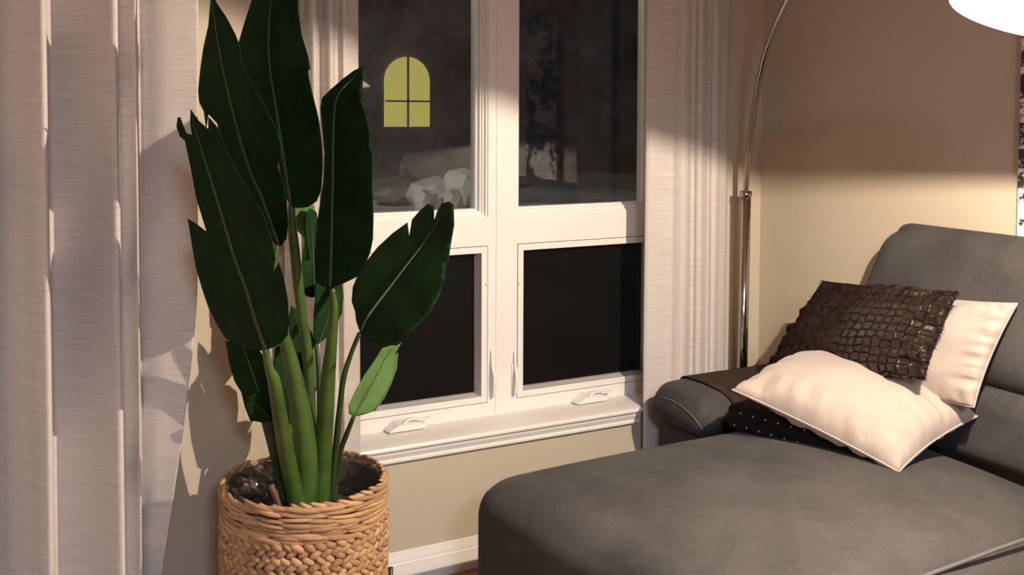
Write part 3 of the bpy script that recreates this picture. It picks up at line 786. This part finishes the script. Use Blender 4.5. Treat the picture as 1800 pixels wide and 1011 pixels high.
leaf([(484,610),(500,606),(520,640),(534,690),(530,730),(512,745),(497,740),(486,700),(480,650)], [(510,742),(506,690),(495,612)], -.38,-.38, .2, .1, seed=7, rw=3)
leaf([(396,600),(420,600),(450,606),(470,640),(484,690),(478,715),(462,742),(440,740),(430,715),(424,690),(412,670),(403,640)], [(470,735),(456,690),(432,622),(425,604)], -.50,-.54, -.8, .12, seed=8, rw=4)
leaf([(430,700),(450,692),(472,694),(484,712),(482,738),(465,744),(446,740),(434,724)], [(478,738),(462,722),(440,706)], -.50,-.52, -.3, .1, seed=9, rw=3)
# tall centre blade
leaf([(452,-30),(430,38),(419,75),(422,110),(440,150),(462,195),(485,250),(492,300),(500,340),(510,364),(525,366),(541,364),(556,354),(564,335),(567,290),(566,255),(559,205),(549,165),(542,135),(541,124),(545,122),(541,98),(530,62),(524,20),(523,-30)], [(512,362),(498,270),(486,190),(474,110),(474,30),(482,-28)], -.62,-.62, -1.2, .12, seed=10)
# tall left blade
leaf([(371,-12),(382,8),(397,30),(412,58),(420,78),(423,110),(436,135),(455,170),(470,198),(485,226),(493,250),(494,280),(487,291),(497,318),(503,350),(506,395),(503,420),(494,432),(484,432),(468,405),(452,372),(432,335),(408,292),(386,262),(382,218),(366,200),(362,226),(358,196),(350,180),(348,160),(352,120),(357,85),(366,45)], [(490,430),(462,350),(440,300),(420,235),(402,165),(388,100),(376,25),(372,-8)], -.68,-.72, -1.3, .10, seed=11)
# centre right blade
leaf([(637,117),(622,124),(602,139),(580,158),(566,172),(563,190),(566,225),(570,270),(568,320),(562,360),(556,400),(553,450),(555,495),(566,503),(580,506),(600,500),(625,488),(640,468),(650,445),(655,420),(656,380),(654,330),(655,290),(654,265),(649,262),(650,238),(644,205),(637,185),(637,150),(640,125)], [(581,505),(583,430),(585,340),(586,260),(588,200),(596,165),(622,136),(634,121)], -.68,-.66, -1.3, .10, seed=12)
# right blade
leaf([(797,360),(790,354),(777,357),(768,372),(763,388),(762,362),(752,358),(738,370),(724,386),(719,416),(716,391),(690,410),(664,434),(645,458),(630,480),(620,505),(618,530),(624,548),(626,565),(634,588),(650,600),(668,604),(692,600),(716,588),(738,568),(758,545),(772,518),(780,490),(783,463),(788,460),(792,430),(798,395)], [(634,584),(650,552),(680,512),(715,466),(750,420),(788,360)], -.64,-.62, -1.6, .08, seed=13)
# left front blade
leaf([(312,207),(316,206),(322,222),(327,234),(337,238),(334,215),(335,193),(348,212),(366,228),(366,206),(380,222),(392,250),(400,270),(418,305),(440,342),(458,368),(470,395),(478,425),(484,455),(478,482),(490,461),(498,488),(505,525),(508,565),(505,590),(490,606),(466,617),(440,615),(415,606),(396,595),(378,565),(366,540),(354,505),(344,470),(337,430),(330,385),(346,395),(363,408),(352,372),(344,345),(336,300),(325,248),(316,240),(310,222)], [(470,618),(452,570),(434,510),(412,450),(394,390),(376,330),(360,280),(342,222),(336,198)], -.72,-.78, -1.3, .10, seed=14, rw=6)
# small light blade
leaf([(706,602),(697,608),(690,607),(672,612),(658,635),(640,660),(624,690),(613,714),(614,728),(622,733),(640,729),(660,722),(676,700),(688,675),(698,648),(700,620),(693,626)], [(622,734),(640,700),(660,664),(680,626),(692,609)], -.55,-.52, .2, .12, 'leaf_light', 'stem_green', seed=15, rw=4)
# stalks
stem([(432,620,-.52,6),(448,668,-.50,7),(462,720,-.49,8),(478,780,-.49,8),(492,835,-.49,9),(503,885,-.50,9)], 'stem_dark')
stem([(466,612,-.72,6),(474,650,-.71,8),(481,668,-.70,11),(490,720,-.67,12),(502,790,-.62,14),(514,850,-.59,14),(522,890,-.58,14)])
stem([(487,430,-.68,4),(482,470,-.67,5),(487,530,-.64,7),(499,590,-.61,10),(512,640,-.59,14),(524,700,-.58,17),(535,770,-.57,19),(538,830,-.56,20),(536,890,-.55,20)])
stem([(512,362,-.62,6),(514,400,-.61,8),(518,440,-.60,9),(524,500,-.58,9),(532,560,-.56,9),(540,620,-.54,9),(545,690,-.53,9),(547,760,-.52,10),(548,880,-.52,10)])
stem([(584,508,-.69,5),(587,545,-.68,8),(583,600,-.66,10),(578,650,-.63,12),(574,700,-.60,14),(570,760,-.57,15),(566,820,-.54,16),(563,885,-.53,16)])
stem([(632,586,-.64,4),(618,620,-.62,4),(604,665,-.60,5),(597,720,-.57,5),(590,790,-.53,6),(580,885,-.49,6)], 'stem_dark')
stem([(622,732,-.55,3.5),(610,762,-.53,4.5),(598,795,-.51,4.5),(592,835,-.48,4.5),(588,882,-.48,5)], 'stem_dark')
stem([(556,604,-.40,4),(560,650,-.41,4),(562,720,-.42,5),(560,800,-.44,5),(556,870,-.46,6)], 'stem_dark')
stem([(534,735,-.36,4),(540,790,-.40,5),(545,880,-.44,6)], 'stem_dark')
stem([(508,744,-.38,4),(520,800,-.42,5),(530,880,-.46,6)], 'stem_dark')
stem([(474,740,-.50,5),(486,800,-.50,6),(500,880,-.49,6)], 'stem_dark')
bm = bmesh.new(); tube(bm, spline([tuple(ay(476,853,-.60)), tuple(ay(482,868,-.60)), tuple(ay(490,890,-.59))], 5), .0075, 8); obj('dry_stalk', bm, 'bark_stick', plant)
# crinkled clear wrapping left around the pot
bm = bmesh.new(); g = []
na, nz = 46, 9
for i in range(na+1):
    a = math.radians(60+210*i/na); col = []
    for j in range(nz+1):
        t = j/nz; z_ = BZ1-.10+t*(.096+.012*noise.noise(V((i*.2, 3, 1))))
        r = .140+.036*t+.022*noise.noise(V((i*.3, t*2.6, 0)))+.012*noise.noise(V((i*.9, t*5, 4)))
        col.append(bm.verts.new((BC.x+math.cos(a)*r, BC.y+math.sin(a)*r, z_)))
    g.append(col)
for i in range(na):
    for j in range(nz): bm.faces.new((g[i][j], g[i+1][j], g[i+1][j+1], g[i][j+1]))
obj('plastic_wrap', bm, 'clear_plastic', plant, smooth=False)

# ------------------------------------------------------------------ picture on the right wall
art = tag(empty('canvas_painting', (XR-.015, -1.45, 1.6)), 'abstract black and white canvas hanging on the right wall at the photo edge', 'painting')
p0 = ax(1792, 200, XR-.03)
bm = bmesh.new(); box(bm, XR-.03, XR-.001, p0.y-.32, p0.y, 1.10, 2.0); bevel(bm, .002); obj('canvas', bm, 'canvas_print', art, smooth=False)

# ------------------------------------------------------------------ outside
bm = bmesh.new(); bmesh.ops.create_grid(bm, x_segments=90, y_segments=90, size=14); place(bm, Matrix.Translation((2, 14.3, -.6)))
for v_ in bm.verts:
    k = max(0.0, min(1.0, (v_.co.y-1.5)/4.5)); v_.co.z += 1.05*k*k*(3-2*k) + .12*noise.noise(v_.co*.6)
struct(obj('ground', bm, 'snow'))
hs = tag(empty('house', (3, 12, -.6)), 'dark neighbouring house with one lit arched window beyond the glass', 'house')
bm = bmesh.new(); box(bm, -6, 11, 12, 16, -1, 8); hw_ = obj('wall', bm, 'house_wall', hs, smooth=False)
HY = 11.93
a, b = ay(677, 223, HY), ay(755.5, 223, HY); tp = ay(716, 100, HY)
cx, hw2 = (a.x+b.x)/2, (b.x-a.x)/2; zb = a.z; zs = tp.z-hw2
bm = bmesh.new(); ol = [(cx-hw2, zb), (cx+hw2, zb)]+[(cx+hw2*math.cos(math.pi*k/24), zs+hw2*math.sin(math.pi*k/24)) for k in range(25)]
f0 = [bm.verts.new((x, HY, z)) for x, z in ol]; f1 = [bm.verts.new((x, HY+.05, z)) for x, z in ol]
bm.faces.new(f0); bm.faces.new(f1[::-1])
for i in range(len(ol)): bm.faces.new((f0[i], f0[(i+1)%len(ol)], f1[(i+1)%len(ol)], f1[i]))
wn = obj('arched_window', bm, 'lit_pane', hs, smooth=False)
zc = ay(716, 178, HY).z
bm = bmesh.new(); box(bm, cx-.013, cx+.013, HY-.03, HY, zb, zs+hw2); box(bm, cx-hw2, cx+hw2, HY-.03, HY, zc-.013, zc+.013); obj('muntin', bm, 'rock', wn, smooth=False)
rng = random.Random(5)
def boulder(px, py, y, sx, sy, sz, mat, label, name='rock'):
    c_ = ay(px, py, y); bm = bmesh.new(); bmesh.ops.create_icosphere(bm, subdivisions=2, radius=1); s = rng.random()*50
    for v_ in bm.verts:
        d = v_.co.copy(); q = V([math.copysign(abs(x)**.6, x) for x in d]); v_.co = V((q.x*sx, q.y*sy, q.z*sz))*(1+.34*noise.noise(d*1.6+V((s,0,0))))
    place(bm, Matrix.Translation(c_)); tag(obj(name, bm, mat, smooth=False), label, 'rock', 'pale rocks outside the window')
boulder(770, 345, 7.0, .30, .3, .19, 'snow', 'pale boulder low in the upper left pane, largest of the rocks outside')
boulder(815, 328, 6.6, .17, .25, .17, 'snow', 'pale rock beside the window jamb in the upper left pane')
boulder(748, 352, 6.3, .10, .12, .10, 'snow', 'small pale rock in front of the large boulder outside')
boulder(795, 355, 6.2, .09, .12, .11, 'snow', 'small pale rock between the boulder and the window jamb')
boulder(700, 340, 8.0, .35, .3, .10, 'rock', 'dark flat rock left of the pale boulder outside')
boulder(780, 290, 9.0, .55, .4, .22, 'rock', 'grey sloping rock below the lit arched window outside')
light('outside_fill', 'POINT', (-1.0, 5.5, 3.2), 330, (1.0,.90,.78), shadow_soft_size=.2)  # added lamp without a fixture, brightens the rocks, snow and house wall
